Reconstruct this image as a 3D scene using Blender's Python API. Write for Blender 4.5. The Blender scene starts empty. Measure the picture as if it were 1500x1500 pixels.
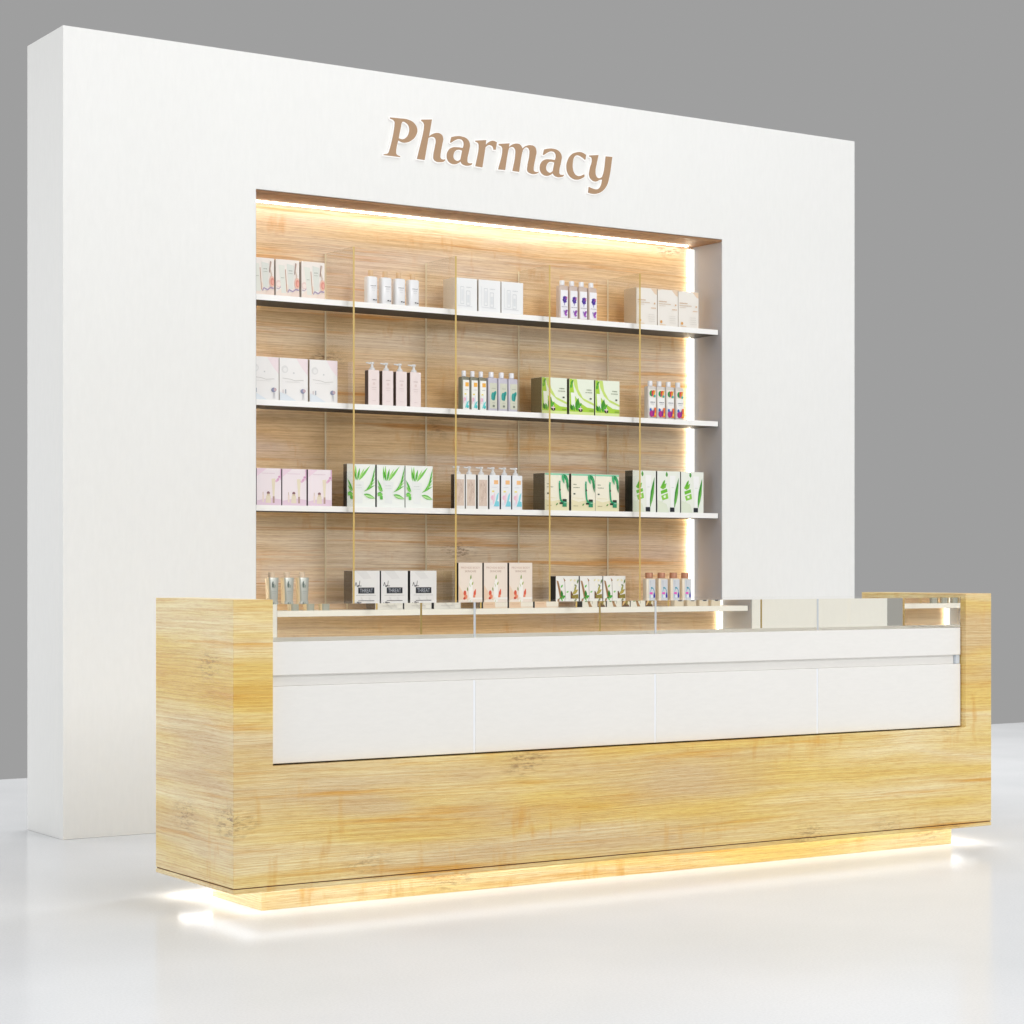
import bpy, bmesh, math, random
from mathutils import Vector, Matrix
random.seed(4)
scene = bpy.context.scene
R = math.radians

# ------------------------------------------------------------------ camera
cam_d = bpy.data.cameras.new('camera')
cam = bpy.data.objects.new('camera', cam_d)
scene.collection.objects.link(cam)
cam.location = (-2.7264, -7.0857, 0.95)
cam.rotation_euler = (R(90), 0, -0.5765)
cam_d.sensor_width = 36
cam_d.lens = 3098.52 / 1500 * 36
cam_d.shift_y = (834.08 - 750) / 1500
cam_d.clip_end = 200
scene.camera = cam

# ------------------------------------------------------------------ world: plain studio grey
world = bpy.data.worlds.new('World')
scene.world = world
world.use_nodes = True
wb = world.node_tree.nodes['Background']
wb.inputs['Color'].default_value = (0.347, 0.347, 0.347, 1)
wb.inputs['Strength'].default_value = 1.0

# ------------------------------------------------------------------ lamps
def area(name, loc, target, sx, sy, power, col=(1, 1, 1)):
    d = bpy.data.lights.new(name, 'AREA')
    d.shape = 'RECTANGLE'; d.size = sx; d.size_y = sy
    d.energy = power; d.color = col
    o = bpy.data.objects.new(name, d)
    scene.collection.objects.link(o)
    o.location = loc
    o.rotation_euler = (Vector(target) - Vector(loc)).to_track_quat('-Z', 'Y').to_euler()
    return o
area('key_softbox', (3.8, -11.0, 5.2), (1.7, -0.4, 1.0), 5.0, 3.5, 385, (1.0, 1.0, 1.0))
area('overhead_softbox', (1.2, -4.6, 7.2), (1.2, -1.2, 0.0), 5.5, 4.5, 240, (1.0, 1.0, 1.0))
area('side_softbox', (-6.5, -2.4, 2.6), (0.0, -0.6, 0.9), 3.0, 3.4, 120, (0.98, 0.99, 1.0))
area('rear_softbox', (-4.2, 5.2, 2.6), (-0.2, -1.2, 0.4), 2.6, 3.4, 130, (1.0, 1.0, 1.0))
area('right_floor_softbox', (5.2, 0.6, 5.6), (4.0, -0.3, 0.0), 2.0, 2.0, 150, (1.0, 1.0, 1.0))
area('rear_overhead_softbox', (3.0, 4.4, 5.5), (2.2, 2.0, 0.0), 5.0, 3.0, 230, (1.0, 1.0, 1.0))

scene.view_settings.view_transform = 'Standard'
scene.view_settings.look = 'None'
scene.view_settings.exposure = 0.0
scene.view_settings.gamma = 1.0
scene.view_settings.use_curve_mapping = False
scene.render.engine = 'CYCLES'
scene.cycles.max_bounces = 14
scene.cycles.transmission_bounces = 12
scene.cycles.transparent_max_bounces = 24
scene.cycles.glossy_bounces = 8
scene.cycles.sample_clamp_indirect = 6

# ------------------------------------------------------------------ materials
def lin(h):
    h = h.lstrip('#')
    v = [int(h[i:i + 2], 16) / 255 for i in (0, 2, 4)]
    return tuple(c / 12.92 if c <= .04045 else ((c + .055) / 1.055) ** 2.4 for c in v) + (1,)

MC = {}
def mat(col, rough=.45, metal=0, spec=.5, key=None, trans=0, coat=0):
    k = key or (col, rough, metal, spec, trans, coat)
    if k in MC: return MC[k]
    m = bpy.data.materials.new('paint_' + str(len(MC)))
    m.use_nodes = True
    b = m.node_tree.nodes['Principled BSDF']
    b.inputs['Base Color'].default_value = lin(col) if isinstance(col, str) else tuple(col) + (1,)
    b.inputs['Roughness'].default_value = rough
    b.inputs['Metallic'].default_value = metal
    b.inputs['Specular IOR Level'].default_value = spec
    b.inputs['Transmission Weight'].default_value = trans
    b.inputs['Coat Weight'].default_value = coat
    MC[k] = m
    return m

def nd(m, t, **kw):
    n = m.node_tree.nodes.new(t)
    for k, v in kw.items(): setattr(n, k, v)
    return n
def lk(m, a, b): m.node_tree.links.new(a, b)

def ramp(m, stops):
    r = nd(m, 'ShaderNodeValToRGB')
    e = r.color_ramp.elements
    while len(e) < len(stops): e.new(.5)
    for i, (p, c) in enumerate(stops):
        e[i].position = p; e[i].color = c if isinstance(c, tuple) else lin(c)
    return r
def noise(m, vec, scale, detail=3, rough=.55, dist=0):
    mp = nd(m, 'ShaderNodeMapping'); mp.inputs['Scale'].default_value = scale
    lk(m, vec, mp.inputs['Vector'])
    n = nd(m, 'ShaderNodeTexNoise')
    n.inputs['Scale'].default_value = 1; n.inputs['Detail'].default_value = detail
    n.inputs['Roughness'].default_value = rough; n.inputs['Distortion'].default_value = dist
    lk(m, mp.outputs[0], n.inputs['Vector'])
    return n
def mix(m, kind, fac, a, b):
    x = nd(m, 'ShaderNodeMix', data_type='RGBA', blend_type=kind)
    for s, v in ((0, fac), (6, a), (7, b)):
        if hasattr(v, 'node'): lk(m, v, x.inputs[s])
        elif s == 0: x.inputs[0].default_value = v
        else: x.inputs[s].default_value = v if isinstance(v, tuple) else lin(v)
    return x.outputs[2]

def wood(name, c_dark, c_mid, c_light, streak, greyish, knotcol, seed=0.0, bump=.25, rough=.42, gcol='#d3a45c', knots=((0, 0),)):
    m = bpy.data.materials.new(name); m.use_nodes = True
    b = m.node_tree.nodes['Principled BSDF']
    tc = nd(m, 'ShaderNodeTexCoord')
    add = nd(m, 'ShaderNodeVectorMath', operation='ADD'); add.inputs[1].default_value = (seed, seed * 1.7, seed * .6)
    lk(m, tc.outputs['Object'], add.inputs[0])
    # gentle warp so the grain wanders
    wn = noise(m, add.outputs[0], (1.3, 1.3, 2.5), 2)
    ws = nd(m, 'ShaderNodeVectorMath', operation='MULTIPLY_ADD')
    ws.inputs[1].default_value = (0, 0, .03)
    lk(m, wn.outputs['Color'], ws.inputs[0]); lk(m, add.outputs[0], ws.inputs[2])
    v = ws.outputs[0]
    bands = noise(m, v, (.55, .55, 6.0), 3, .5)
    base = ramp(m, [(.30, c_dark), (.46, c_mid), (.58, c_light), (.72, c_mid)])
    lk(m, bands.outputs[0], base.inputs[0])
    # grey-pink heartwood clouds
    cl = noise(m, v, (.8, .8, 4.2), 3)
    cr = ramp(m, [(.51, (0, 0, 0, 1)), (.66, (.8, .8, .8, 1))]); lk(m, cl.outputs[0], cr.inputs[0])
    c = mix(m, 'MIX', cr.outputs[0], base.outputs[0], greyish)
    # orange streaks following the grain
    st = noise(m, v, (1.1, 1.1, 30), 4, .6)
    sr = ramp(m, [(.57, (0, 0, 0, 1)), (.70, (.85, .85, .85, 1))]); lk(m, st.outputs[0], sr.inputs[0])
    c = mix(m, 'MIX', sr.outputs[0], c, streak)
    # vertical medullary blotches
    bl = noise(m, add.outputs[0], (19, 19, 5.5), 3, .6)
    br = ramp(m, [(.56, (0, 0, 0, 1)), (.72, (.6, .6, .6, 1))]); lk(m, bl.outputs[0], br.inputs[0])
    bm = noise(m, add.outputs[0], (.9, .9, 5), 2)
    bmr = ramp(m, [(.46, (0, 0, 0, 1)), (.6, (1, 1, 1, 1))]); lk(m, bm.outputs[0], bmr.inputs[0])
    bb = mix(m, 'MULTIPLY', 1.0, br.outputs[0], bmr.outputs[0])
    c = mix(m, 'MIX', bb, c, streak)
    # fine grain lines
    g1 = noise(m, v, (1.5, 1.5, 230), 6, .72)
    gr = ramp(m, [(.42, (.0, .0, .0, 1)), (.58, (1, 1, 1, 1))]); lk(m, g1.outputs[0], gr.inputs[0])
    gcm = mix(m, 'MIX', gr.outputs[0], gcol, '#ffffff')
    g2 = noise(m, v, (18, 18, 380), 4, .7)
    gr2 = ramp(m, [(.36, gcol), (.52, '#ffffff')]); lk(m, g2.outputs[0], gr2.inputs[0])
    c = mix(m, 'MULTIPLY', .36, c, gr2.outputs[0])
    c = mix(m, 'MULTIPLY', .42, c, gcm)
    # knots: sparse clustered dark flecks
    vo = nd(m, 'ShaderNodeTexVoronoi'); vo.inputs['Scale'].default_value = 1
    mp = nd(m, 'ShaderNodeMapping'); mp.inputs['Scale'].default_value = (2.0, 2.0, 3.6)
    lk(m, add.outputs[0], mp.inputs[0]); lk(m, mp.outputs[0], vo.inputs['Vector'])
    kr = ramp(m, [(.0, (1, 1, 1, 1)), (.22, (0, 0, 0, 1))]); lk(m, vo.outputs['Distance'], kr.inputs[0])
    kn = noise(m, v, (26, 26, 120), 4, .75)
    knr = ramp(m, [(.48, (0, 0, 0, 1)), (.62, (1, 1, 1, 1))]); lk(m, kn.outputs[0], knr.inputs[0])
    kk = mix(m, 'MULTIPLY', 1.0, kr.outputs[0], knr.outputs[0])
    c = mix(m, 'MIX', kk, c, knotcol)
    lk(m, c, b.inputs['Base Color'])
    b.inputs['Roughness'].default_value = rough
    bu = nd(m, 'ShaderNodeBump'); bu.inputs['Strength'].default_value = bump; bu.inputs['Distance'].default_value = .0035
    lk(m, g1.outputs[0], bu.inputs['Height']); lk(m, bu.outputs[0], b.inputs['Normal'])
    return m

M_wood = wood('oak_veneer', '#efc75c', '#f7dd86', '#fdeebc', '#e9b245', '#e6d0a6', '#7d4a1c', seed=1.3, bump=1.0, rough=.30)
M_wood2 = wood('oak_back_panel', '#edc48a', '#f4d6a8', '#fae7cc', '#e5a656', '#e6cfbd', '#7a4a28', seed=5.1, bump=.2, rough=.5, gcol='#c2a484')
M_woodc = wood('oak_soffit_shaded', '#8e6540', '#9a724b', '#a37d57', '#87582c', '#8a6f58', '#5a3418', seed=8.1, bump=.2, rough=.6, gcol='#8d6746')  # darkened oak: the shade under the niche top is in the colour
M_wedge = mat('#b27a4c', .5)

def plaster(name, col, bump=.12, scale=(60, 60, 14)):
    m = bpy.data.materials.new(name); m.use_nodes = True
    b = m.node_tree.nodes['Principled BSDF']
    tc = nd(m, 'ShaderNodeTexCoord')
    n = noise(m, tc.outputs['Object'], scale, 5, .65)
    n2 = noise(m, tc.outputs['Object'], (.9, .9, .9), 3, .5)
    a = [x * .975 for x in lin(col)[:3]] + [1]
    r = ramp(m, [(.35, tuple(a)), (.65, lin(col))]); lk(m, n.outputs[0], r.inputs[0])
    r2 = ramp(m, [(.3, (.975, .975, .97, 1)), (.7, (1, 1, 1, 1))]); lk(m, n2.outputs[0], r2.inputs[0])
    lk(m, mix(m, 'MULTIPLY', 1.0, r.outputs[0], r2.outputs[0]), b.inputs['Base Color'])
    b.inputs['Roughness'].default_value = .55
    b.inputs['Specular IOR Level'].default_value = .3
    bu = nd(m, 'ShaderNodeBump'); bu.inputs['Strength'].default_value = bump; bu.inputs['Distance'].default_value = .003
    lk(m, n.outputs[0], bu.inputs['Height']); lk(m, bu.outputs[0], b.inputs['Normal'])
    return m
M_wall = plaster('white_wall_finish', '#ececea', .25)
M_panel = plaster('white_lacquer', '#f0eeea', .08, (30, 30, 120))
M_white = mat('#f4f3f0', .35)
M_joint = mat('#f3f5fa', .3)
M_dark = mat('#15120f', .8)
M_seam = mat('#6b4020', .7)
M_trim = mat('#c9ccd0', .25, .0)

def floor_mat():
    m = bpy.data.materials.new('polished_white_floor'); m.use_nodes = True
    b = m.node_tree.nodes['Principled BSDF']
    tc = nd(m, 'ShaderNodeTexCoord')
    n = noise(m, tc.outputs['Object'], (1.1, 1.1, 1.1), 4, .55)
    r = ramp(m, [(.3, '#dddfe1'), (.7, '#e4e5e7')]); lk(m, n.outputs[0], r.inputs[0])
    sp = noise(m, tc.outputs['Object'], (150, 150, 150), 4, .75)
    r2 = ramp(m, [(.38, (.93, .93, .93, 1)), (.6, (1, 1, 1, 1))]); lk(m, sp.outputs[0], r2.inputs[0])
    lk(m, mix(m, 'MULTIPLY', 1.0, r.outputs[0], r2.outputs[0]), b.inputs['Base Color'])
    b.inputs['IOR'].default_value = 1.09
    rr = nd(m, 'ShaderNodeMapRange'); rr.inputs[3].default_value = .10; rr.inputs[4].default_value = .2
    lk(m, n.outputs[0], rr.inputs[0]); lk(m, rr.outputs[0], b.inputs['Roughness'])
    return m
M_floor = floor_mat()

def emit(name, col, s):
    m = bpy.data.materials.new(name); m.use_nodes = True
    nt = m.node_tree; nt.nodes.remove(nt.nodes['Principled BSDF'])
    e = nd(m, 'ShaderNodeEmission'); e.inputs[0].default_value = tuple(col) + (1,); e.inputs[1].default_value = s
    lk(m, e.outputs[0], nt.nodes['Material Output'].inputs[0])
    return m
M_led = emit('warm_led', (1, .93, .77), 15)
M_ledw = emit('side_led_lens', (1, .97, .9), 1.5)
M_leds = emit('side_led_flank', (1, .91, .72), 26)
M_ledb = emit('plinth_led', (1, .98, .945), 2.7)
M_ledc = emit('plinth_led_rear', (1, .985, .96), 9)
M_halo = emit('sign_backlight', (1, .985, .96), 1.05)

def thin_glass():
    m = bpy.data.materials.new('clear_pane'); m.use_nodes = True
    nt = m.node_tree; nt.nodes.remove(nt.nodes['Principled BSDF'])
    t = nd(m, 'ShaderNodeBsdfTransparent'); t.inputs[0].default_value = (.965, .96, .945, 1)
    g = nd(m, 'ShaderNodeBsdfGlossy'); g.inputs['Roughness'].default_value = .02
    lw = nd(m, 'ShaderNodeLayerWeight'); lw.inputs[0].default_value = .5
    f = nd(m, 'ShaderNodeMath', operation='POWER'); f.inputs[1].default_value = 3.2
    lk(m, lw.outputs['Facing'], f.inputs[0])
    x = nd(m, 'ShaderNodeMixShader')
    lk(m, f.outputs[0], x.inputs[0]); lk(m, t.outputs[0], x.inputs[1]); lk(m, g.outputs[0], x.inputs[2])
    lk(m, x.outputs[0], nt.nodes['Material Output'].inputs[0])
    return m
M_pane = thin_glass()
def edge_glass():
    m = mat('#cdb06a', .25, key='amber_edge'); m.name = 'amber_pane_edge'
    return m
M_edge = edge_glass()
M_edgeb = mat('#fff0cf', .4, key='pale_edge')  # rear pane edge: light caught at the back is painted in
def block_glass():
    m = bpy.data.materials.new('clear_block_glass'); m.use_nodes = True
    b = m.node_tree.nodes['Principled BSDF']
    b.inputs['Base Color'].default_value = (1.0, .975, .88, 1)
    b.inputs['Roughness'].default_value = 0
    b.inputs['IOR'].default_value = 1.46
    b.inputs['Transmission Weight'].default_value = 1
    return m
M_block = block_glass()

# ------------------------------------------------------------------ mesh helpers
COL = scene.collection
def link(name, me, parent=None, loc=(0, 0, 0)):
    o = bpy.data.objects.new(name, me); COL.objects.link(o)
    o.location = loc
    if parent: o.parent = parent
    return o
def bm_obj(name, bm, mats, parent=None, loc=(0, 0, 0), smooth=False):
    me = bpy.data.meshes.new(name)
    bmesh.ops.recalc_face_normals(bm, faces=bm.faces[:])
    bm.to_mesh(me); bm.free()
    for m in (mats if isinstance(mats, (list, tuple)) else [mats]): me.materials.append(m)
    if smooth:
        for p in me.polygons: p.use_smooth = True
    return link(name, me, parent, loc)
def box(bm, x0, x1, y0, y1, z0, z1, mi=0, org=(0, 0, 0)):
    ox, oy, oz = org
    v = [bm.verts.new((x - ox, y - oy, z - oz)) for x in (x0, x1) for y in (y0, y1) for z in (z0, z1)]
    fs = []
    for q in ((0, 1, 3, 2), (4, 6, 7, 5), (0, 4, 5, 1), (2, 3, 7, 6), (0, 2, 6, 4), (1, 5, 7, 3)):
        f = bm.faces.new([v[i] for i in q]); f.material_index = mi; fs.append(f)
    return fs      # order: -x, +x, -y, +y, -z, +z
def bevel(o, w=.0012, seg=2):
    b = o.modifiers.new('edge', 'BEVEL'); b.width = w; b.segments = seg; b.limit_method = 'ANGLE'; b.harden_normals = False
    return o
def empty(name, loc, label=None, cat=None, group=None):
    o = bpy.data.objects.new(name, None); COL.objects.link(o)
    o.location = loc; o.empty_display_size = .05
    tag(o, label, cat, group)
    return o
def tag(o, label=None, cat=None, group=None, kind=None):
    if label: o['label'] = label
    if cat: o['category'] = cat
    if group: o['group'] = group
    if kind: o['kind'] = kind
    return o
def prism_xz(bm, pts, y0, y1, mi=0, org=(0, 0, 0)):
    ox, oy, oz = org
    a = [bm.verts.new((x - ox, y0 - oy, z - oz)) for x, z in pts]
    b = [bm.verts.new((x - ox, y1 - oy, z - oz)) for x, z in pts]
    n = len(pts)
    bm.faces.new(a).material_index = mi; bm.faces.new(b[::-1]).material_index = mi
    for i in range(n):
        bm.faces.new((a[i], b[i], b[(i + 1) % n], a[(i + 1) % n])).material_index = mi

# ------------------------------------------------------------------ floor
bm = bmesh.new(); box(bm, -9, 13, -9, 2.1916, -.06, 0)
tag(bm_obj('floor', bm, M_floor), kind='structure')

# ------------------------------------------------------------------ feature wall with niche
W, H, T = 3.7063, 2.8615, .3555
NL, NR, NT, NB, ND = .7498, 2.9523, 2.3595, .62, .2015
wall = empty('feature_wall', (0, 0, 0), 'tall thick white wall panel with a lit wood-backed shelf niche behind the counter', 'wall')
bm = bmesh.new()
def ringv(y, x0, x1, z0, z1): return [bm.verts.new(p) for p in ((x0, y, z0), (x1, y, z0), (x1, y, z1), (x0, y, z1))]
o0 = ringv(0, 0, W, 0, H); o1 = ringv(T, 0, W, 0, H); i0 = ringv(0, NL, NR, NB, NT); i1 = ringv(ND + .012, NL, NR, NB, NT)
for k in range(4):
    j = (k + 1) % 4
    bm.faces.new((o0[k], o0[j], i0[j], i0[k])); bm.faces.new((o0[k], o1[k], o1[j], o0[j])); bm.faces.new((i0[k], i0[j], i1[j], i1[k]))
bm.faces.new(o1); bm.faces.new(i1)
bevel(bm_obj('wall_panel', bm, M_wall, wall), .002)
bm = bmesh.new(); box(bm, NL + .001, NR - .001, ND, ND + .010, NB + .001, NT - .001)
bm_obj('back_panel', bm, M_wood2, wall)
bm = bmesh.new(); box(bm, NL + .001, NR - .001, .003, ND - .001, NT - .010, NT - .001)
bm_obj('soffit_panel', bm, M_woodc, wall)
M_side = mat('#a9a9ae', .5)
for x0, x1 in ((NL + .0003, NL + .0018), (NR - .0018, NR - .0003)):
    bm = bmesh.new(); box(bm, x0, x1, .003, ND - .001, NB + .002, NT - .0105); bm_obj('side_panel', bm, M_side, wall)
# warm light strips: under the soffit and down both rear corners
bm = bmesh.new(); box(bm, NL + .026, NR - .06, ND - .042, ND - .030, NT - .015, NT - .011); bm_obj('light_strip', bm, M_led, wall)
bm = bmesh.new(); box(bm, NL + .026, NR - .026, ND - .018, ND - .006, NB + .001, NB + .007); bm_obj('light_strip', bm, M_led, wall)
for x0, x1 in ((NR - .024, NR - .002), (NL + .002, NL + .024)):
    bm = bmesh.new(); fs = box(bm, x0, x1, ND - .010, ND - .001, NB + .01, NT - .020); fs[0 if x0 > 2 else 1].material_index = 1; bm_obj('light_strip', bm, [M_ledw, M_leds], wall)
SH = [1.9745, 1.583, 1.190, .798]
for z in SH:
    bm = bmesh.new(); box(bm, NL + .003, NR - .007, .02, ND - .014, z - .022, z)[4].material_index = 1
    bevel(bm_obj('shelf', bm, [M_white, mat('#34302c', .6)], wall), .0012)  # second material: shade under the shelf, painted as a near-black underside
for x in (1.145, 1.599, 2.042, 2.493):
    bm = bmesh.new()
    fs = box(bm, x - .0038, x + .0038, -.03, ND - .003, .80, 2.175, 0)
    fs[2].material_index = 1; fs[3].material_index = 2
    bm_obj('glass_divider', bm, [M_pane, M_edge, M_edgeb], wall)

# ------------------------------------------------------------------ sign
LETTERS = [('P',[[(1.3035,2.6849,1),(1.3444,2.6862,0),(1.3808,2.686,0),(1.4101,2.6752,0),(1.424,2.653,0),(1.4174,2.627,0),(1.3991,2.6075,0),(1.3771,2.5966,0),(1.3589,2.5952,0),(1.3389,2.6012,1),(1.3295,2.5558,0),(1.3313,2.5465,0),(1.3488,2.5405,1),(1.3466,2.5374,1),(1.275,2.5374,1),(1.2764,2.5406,1),(1.2944,2.5467,0),(1.2999,2.5557,0),(1.3244,2.6622,0),(1.3226,2.673,0),(1.3035,2.6815,1)],[(1.3535,2.6671,1),(1.3408,2.609,1),(1.3571,2.607,0),(1.3753,2.616,0),(1.3881,2.6379,0),(1.3874,2.6599,0),(1.3753,2.6721,0),(1.3589,2.6747,0)]]),('h',[[(1.4431,2.6926,1),(1.4904,2.6988,1),(1.477,2.6311,1),(1.4929,2.6424,0),(1.5152,2.6491,0),(1.5338,2.6448,0),(1.5413,2.6312,0),(1.5375,2.6085,0),(1.529,2.5645,0),(1.5293,2.5534,0),(1.5364,2.5484,0),(1.5506,2.5499,1),(1.548,2.5432,0),(1.5264,2.5365,0),(1.5096,2.5379,0),(1.4992,2.5454,0),(1.4978,2.5564,0),(1.5059,2.5987,0),(1.5089,2.6181,0),(1.5052,2.6279,0),(1.4955,2.6316,0),(1.4744,2.6254,1),(1.4571,2.5375,1),(1.424,2.5384,1),(1.4564,2.671,0),(1.4534,2.6818,0),(1.4431,2.6888,1)]]),('a',[[(1.5798,2.6403,1),(1.5993,2.6457,0),(1.6256,2.6477,0),(1.652,2.6404,0),(1.6642,2.6224,0),(1.6615,2.5996,0),(1.6524,2.5584,0),(1.6539,2.5496,0),(1.6604,2.5464,0),(1.6748,2.5482,1),(1.6733,2.5429,0),(1.6596,2.5366,0),(1.6407,2.5363,0),(1.6264,2.5428,0),(1.6234,2.5499,1),(1.6105,2.5412,0),(1.5955,2.5354,0),(1.5768,2.5376,0),(1.5637,2.5474,0),(1.5588,2.5661,0),(1.5655,2.586,0),(1.5805,2.5988,0),(1.6068,2.6033,0),(1.6324,2.6028,1),(1.6369,2.6194,0),(1.6313,2.6332,0),(1.6181,2.6366,0),(1.6011,2.6321,0),(1.5775,2.6177,1),(1.5738,2.6189,1)],[(1.6301,2.593,1),(1.6143,2.5945,0),(1.5974,2.5878,0),(1.5888,2.5725,0),(1.5888,2.5597,0),(1.5974,2.5516,0),(1.6068,2.5494,0),(1.6218,2.5574,1)]]),('r',[[(1.6911,2.6386,1),(1.7403,2.6463,1),(1.7376,2.6253,1),(1.7511,2.6384,0),(1.7702,2.647,0),(1.7902,2.6434,1),(1.7849,2.6129,1),(1.776,2.612,1),(1.7722,2.6229,0),(1.7618,2.6282,0),(1.7491,2.6262,0),(1.7369,2.6174,1),(1.7224,2.5364,1),(1.6911,2.5377,1),(1.7067,2.6206,0),(1.7029,2.6305,0),(1.6911,2.6347,1)]]),('m',[[(1.8005,2.6374,1),(1.8501,2.6454,1),(1.8469,2.6288,1),(1.8617,2.6408,0),(1.8831,2.648,0),(1.9015,2.6452,0),(1.9124,2.6313,1),(1.9281,2.6432,0),(1.9517,2.649,0),(1.9713,2.6446,0),(1.9792,2.6274,0),(1.9753,2.604,0),(1.9658,2.557,0),(1.967,2.548,0),(1.9741,2.5444,0),(1.9911,2.5468,1),(1.9883,2.5426,0),(1.9713,2.5353,0),(1.9517,2.5359,0),(1.9371,2.5442,0),(1.9363,2.5573,0),(1.9469,2.6141,0),(1.9458,2.6303,0),(1.9379,2.6377,0),(1.9261,2.6364,0),(1.9144,2.6263,1),(1.9085,2.6067,0),(1.896,2.5364,1),(1.8656,2.5372,1),(1.8796,2.6101,0),(1.8781,2.6246,0),(1.8687,2.6324,0),(1.8485,2.627,1),(1.8446,2.6161,0),(1.8295,2.5371,1),(1.7978,2.5361,1),(1.8179,2.6165,0),(1.8144,2.6282,0),(1.8009,2.6328,1)]]),('a',[[(2.0176,2.6391,1),(2.0371,2.6445,0),(2.0634,2.6465,0),(2.0898,2.6392,0),(2.102,2.6212,0),(2.0993,2.5984,0),(2.0902,2.5572,0),(2.0917,2.5484,0),(2.0982,2.5452,0),(2.1126,2.547,1),(2.1111,2.5417,0),(2.0974,2.5354,0),(2.0785,2.5351,0),(2.0642,2.5416,0),(2.0612,2.5487,1),(2.0483,2.54,0),(2.0333,2.5342,0),(2.0146,2.5364,0),(2.0015,2.5462,0),(1.9966,2.5649,0),(2.0033,2.5848,0),(2.0183,2.5976,0),(2.0446,2.6021,0),(2.0702,2.6016,1),(2.0747,2.6182,0),(2.0691,2.632,0),(2.0559,2.6354,0),(2.0389,2.6309,0),(2.0153,2.6165,1),(2.0116,2.6177,1)],[(2.0679,2.5918,1),(2.0521,2.5933,0),(2.0352,2.5866,0),(2.0266,2.5713,0),(2.0266,2.5585,0),(2.0352,2.5504,0),(2.0446,2.5482,0),(2.0596,2.5562,1)]]),('c',[[(2.223,2.6387,1),(2.2189,2.6189,1),(2.2075,2.6254,0),(2.1913,2.632,0),(2.1751,2.6319,0),(2.163,2.6223,0),(2.1569,2.6001,0),(2.1569,2.5768,0),(2.165,2.5577,0),(2.1791,2.5492,0),(2.1954,2.5508,0),(2.2124,2.5585,1),(2.2149,2.5521,0),(2.2014,2.5408,0),(2.1791,2.5335,0),(2.1549,2.5367,0),(2.1347,2.5529,0),(2.1267,2.5803,0),(2.1327,2.6075,0),(2.1508,2.6326,0),(2.1751,2.6445,0),(2.2035,2.6466,0)]]),('y',[[(2.2393,2.6384,1),(2.2851,2.6453,1),(2.2749,2.6057,0),(2.2696,2.5784,0),(2.2728,2.5587,0),(2.2843,2.5505,0),(2.3036,2.5568,1),(2.3106,2.5726,0),(2.3222,2.6436,1),(2.3544,2.645,1),(2.337,2.5517,0),(2.3263,2.5238,0),(2.3077,2.5018,0),(2.2851,2.4886,0),(2.2565,2.4835,0),(2.234,2.4863,1),(2.2369,2.5099,1),(2.2524,2.5058,0),(2.2728,2.5035,0),(2.2872,2.5082,0),(2.2975,2.5209,0),(2.3049,2.5468,1),(2.2913,2.5438,0),(2.2728,2.5352,0),(2.2524,2.5399,0),(2.2401,2.5553,0),(2.2422,2.5823,0),(2.2532,2.6235,0),(2.2503,2.6316,0),(2.2393,2.6351,1)]])]

sign = empty('wall_sign', (1.861, 0, 2.553), 'backlit brown serif lettering reading Pharmacy high on the white wall', 'sign')
M_letter = mat('#ab8a6a', .55)
def letter_curve(splines, offset, extr):
    cu = bpy.data.curves.new('tmp', 'CURVE'); cu.dimensions = '2D'; cu.fill_mode = 'BOTH'
    cu.resolution_u = 6; cu.offset = offset; cu.extrude = extr
    for s in splines:
        sp = cu.splines.new('BEZIER'); sp.bezier_points.add(len(s) - 1); sp.use_cyclic_u = True
        for bp, (x, z, c) in zip(sp.bezier_points, s):
            bp.co = (x - 1.85, z - 2.55, 0)
            bp.handle_left_type = bp.handle_right_type = 'VECTOR' if c else 'AUTO'
    o = bpy.data.objects.new('tmp', cu); COL.objects.link(o)
    bpy.context.view_layer.update()
    me = bpy.data.meshes.new_from_object(o.evaluated_get(bpy.context.evaluated_depsgraph_get()))
    bpy.data.objects.remove(o)
    me.transform(Matrix.Rotation(R(90), 4, 'X'))
    return me
for ch, sp in LETTERS:
    me = letter_curve(sp, 0, .002); me.materials.clear(); me.materials.append(M_letter)
    lo = link('letter', me, sign, (0, -.0105, 0))
    me = letter_curve(sp, .0034, .0028); me.materials.clear(); me.materials.append(M_halo)
    link('backlight', me, lo, (0, .0050, 0))

# ------------------------------------------------------------------ counter
KL, KR, KF, KB, KT, K0 = -.2361, 2.6348, -1.8718, -1.3505, .8675, .0681
IL, IR, RZ = -.1169, 2.5136, .410
P = KF + .022
C0 = (1.2, -1.6, 0)
ctr = empty('service_counter', C0, 'long oak pharmacy counter with white drawer front and glass top standing on a lit plinth', 'counter')
bm = bmesh.new()
prism_xz(bm, [(KL, K0 + .0155), (KR, K0 + .0155), (KR, KT), (IR, KT), (IR, RZ), (IL, RZ), (IL, KT), (KL, KT)], KF, KB, org=C0)
bevel(bm_obj('oak_body', bm, M_wood, ctr), .0015)
bm = bmesh.new(); box(bm, KL, KR, KF, KB, K0, K0 + .0125, org=C0); bevel(bm_obj('bottom_board', bm, M_wood, ctr), .001)
bm = bmesh.new(); box(bm, KL + .003, KR - .003, KF + .003, KB - .003, K0 + .0127, K0 + .0153, org=C0); bm_obj('shadow_gap', bm, M_seam, ctr)
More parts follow.
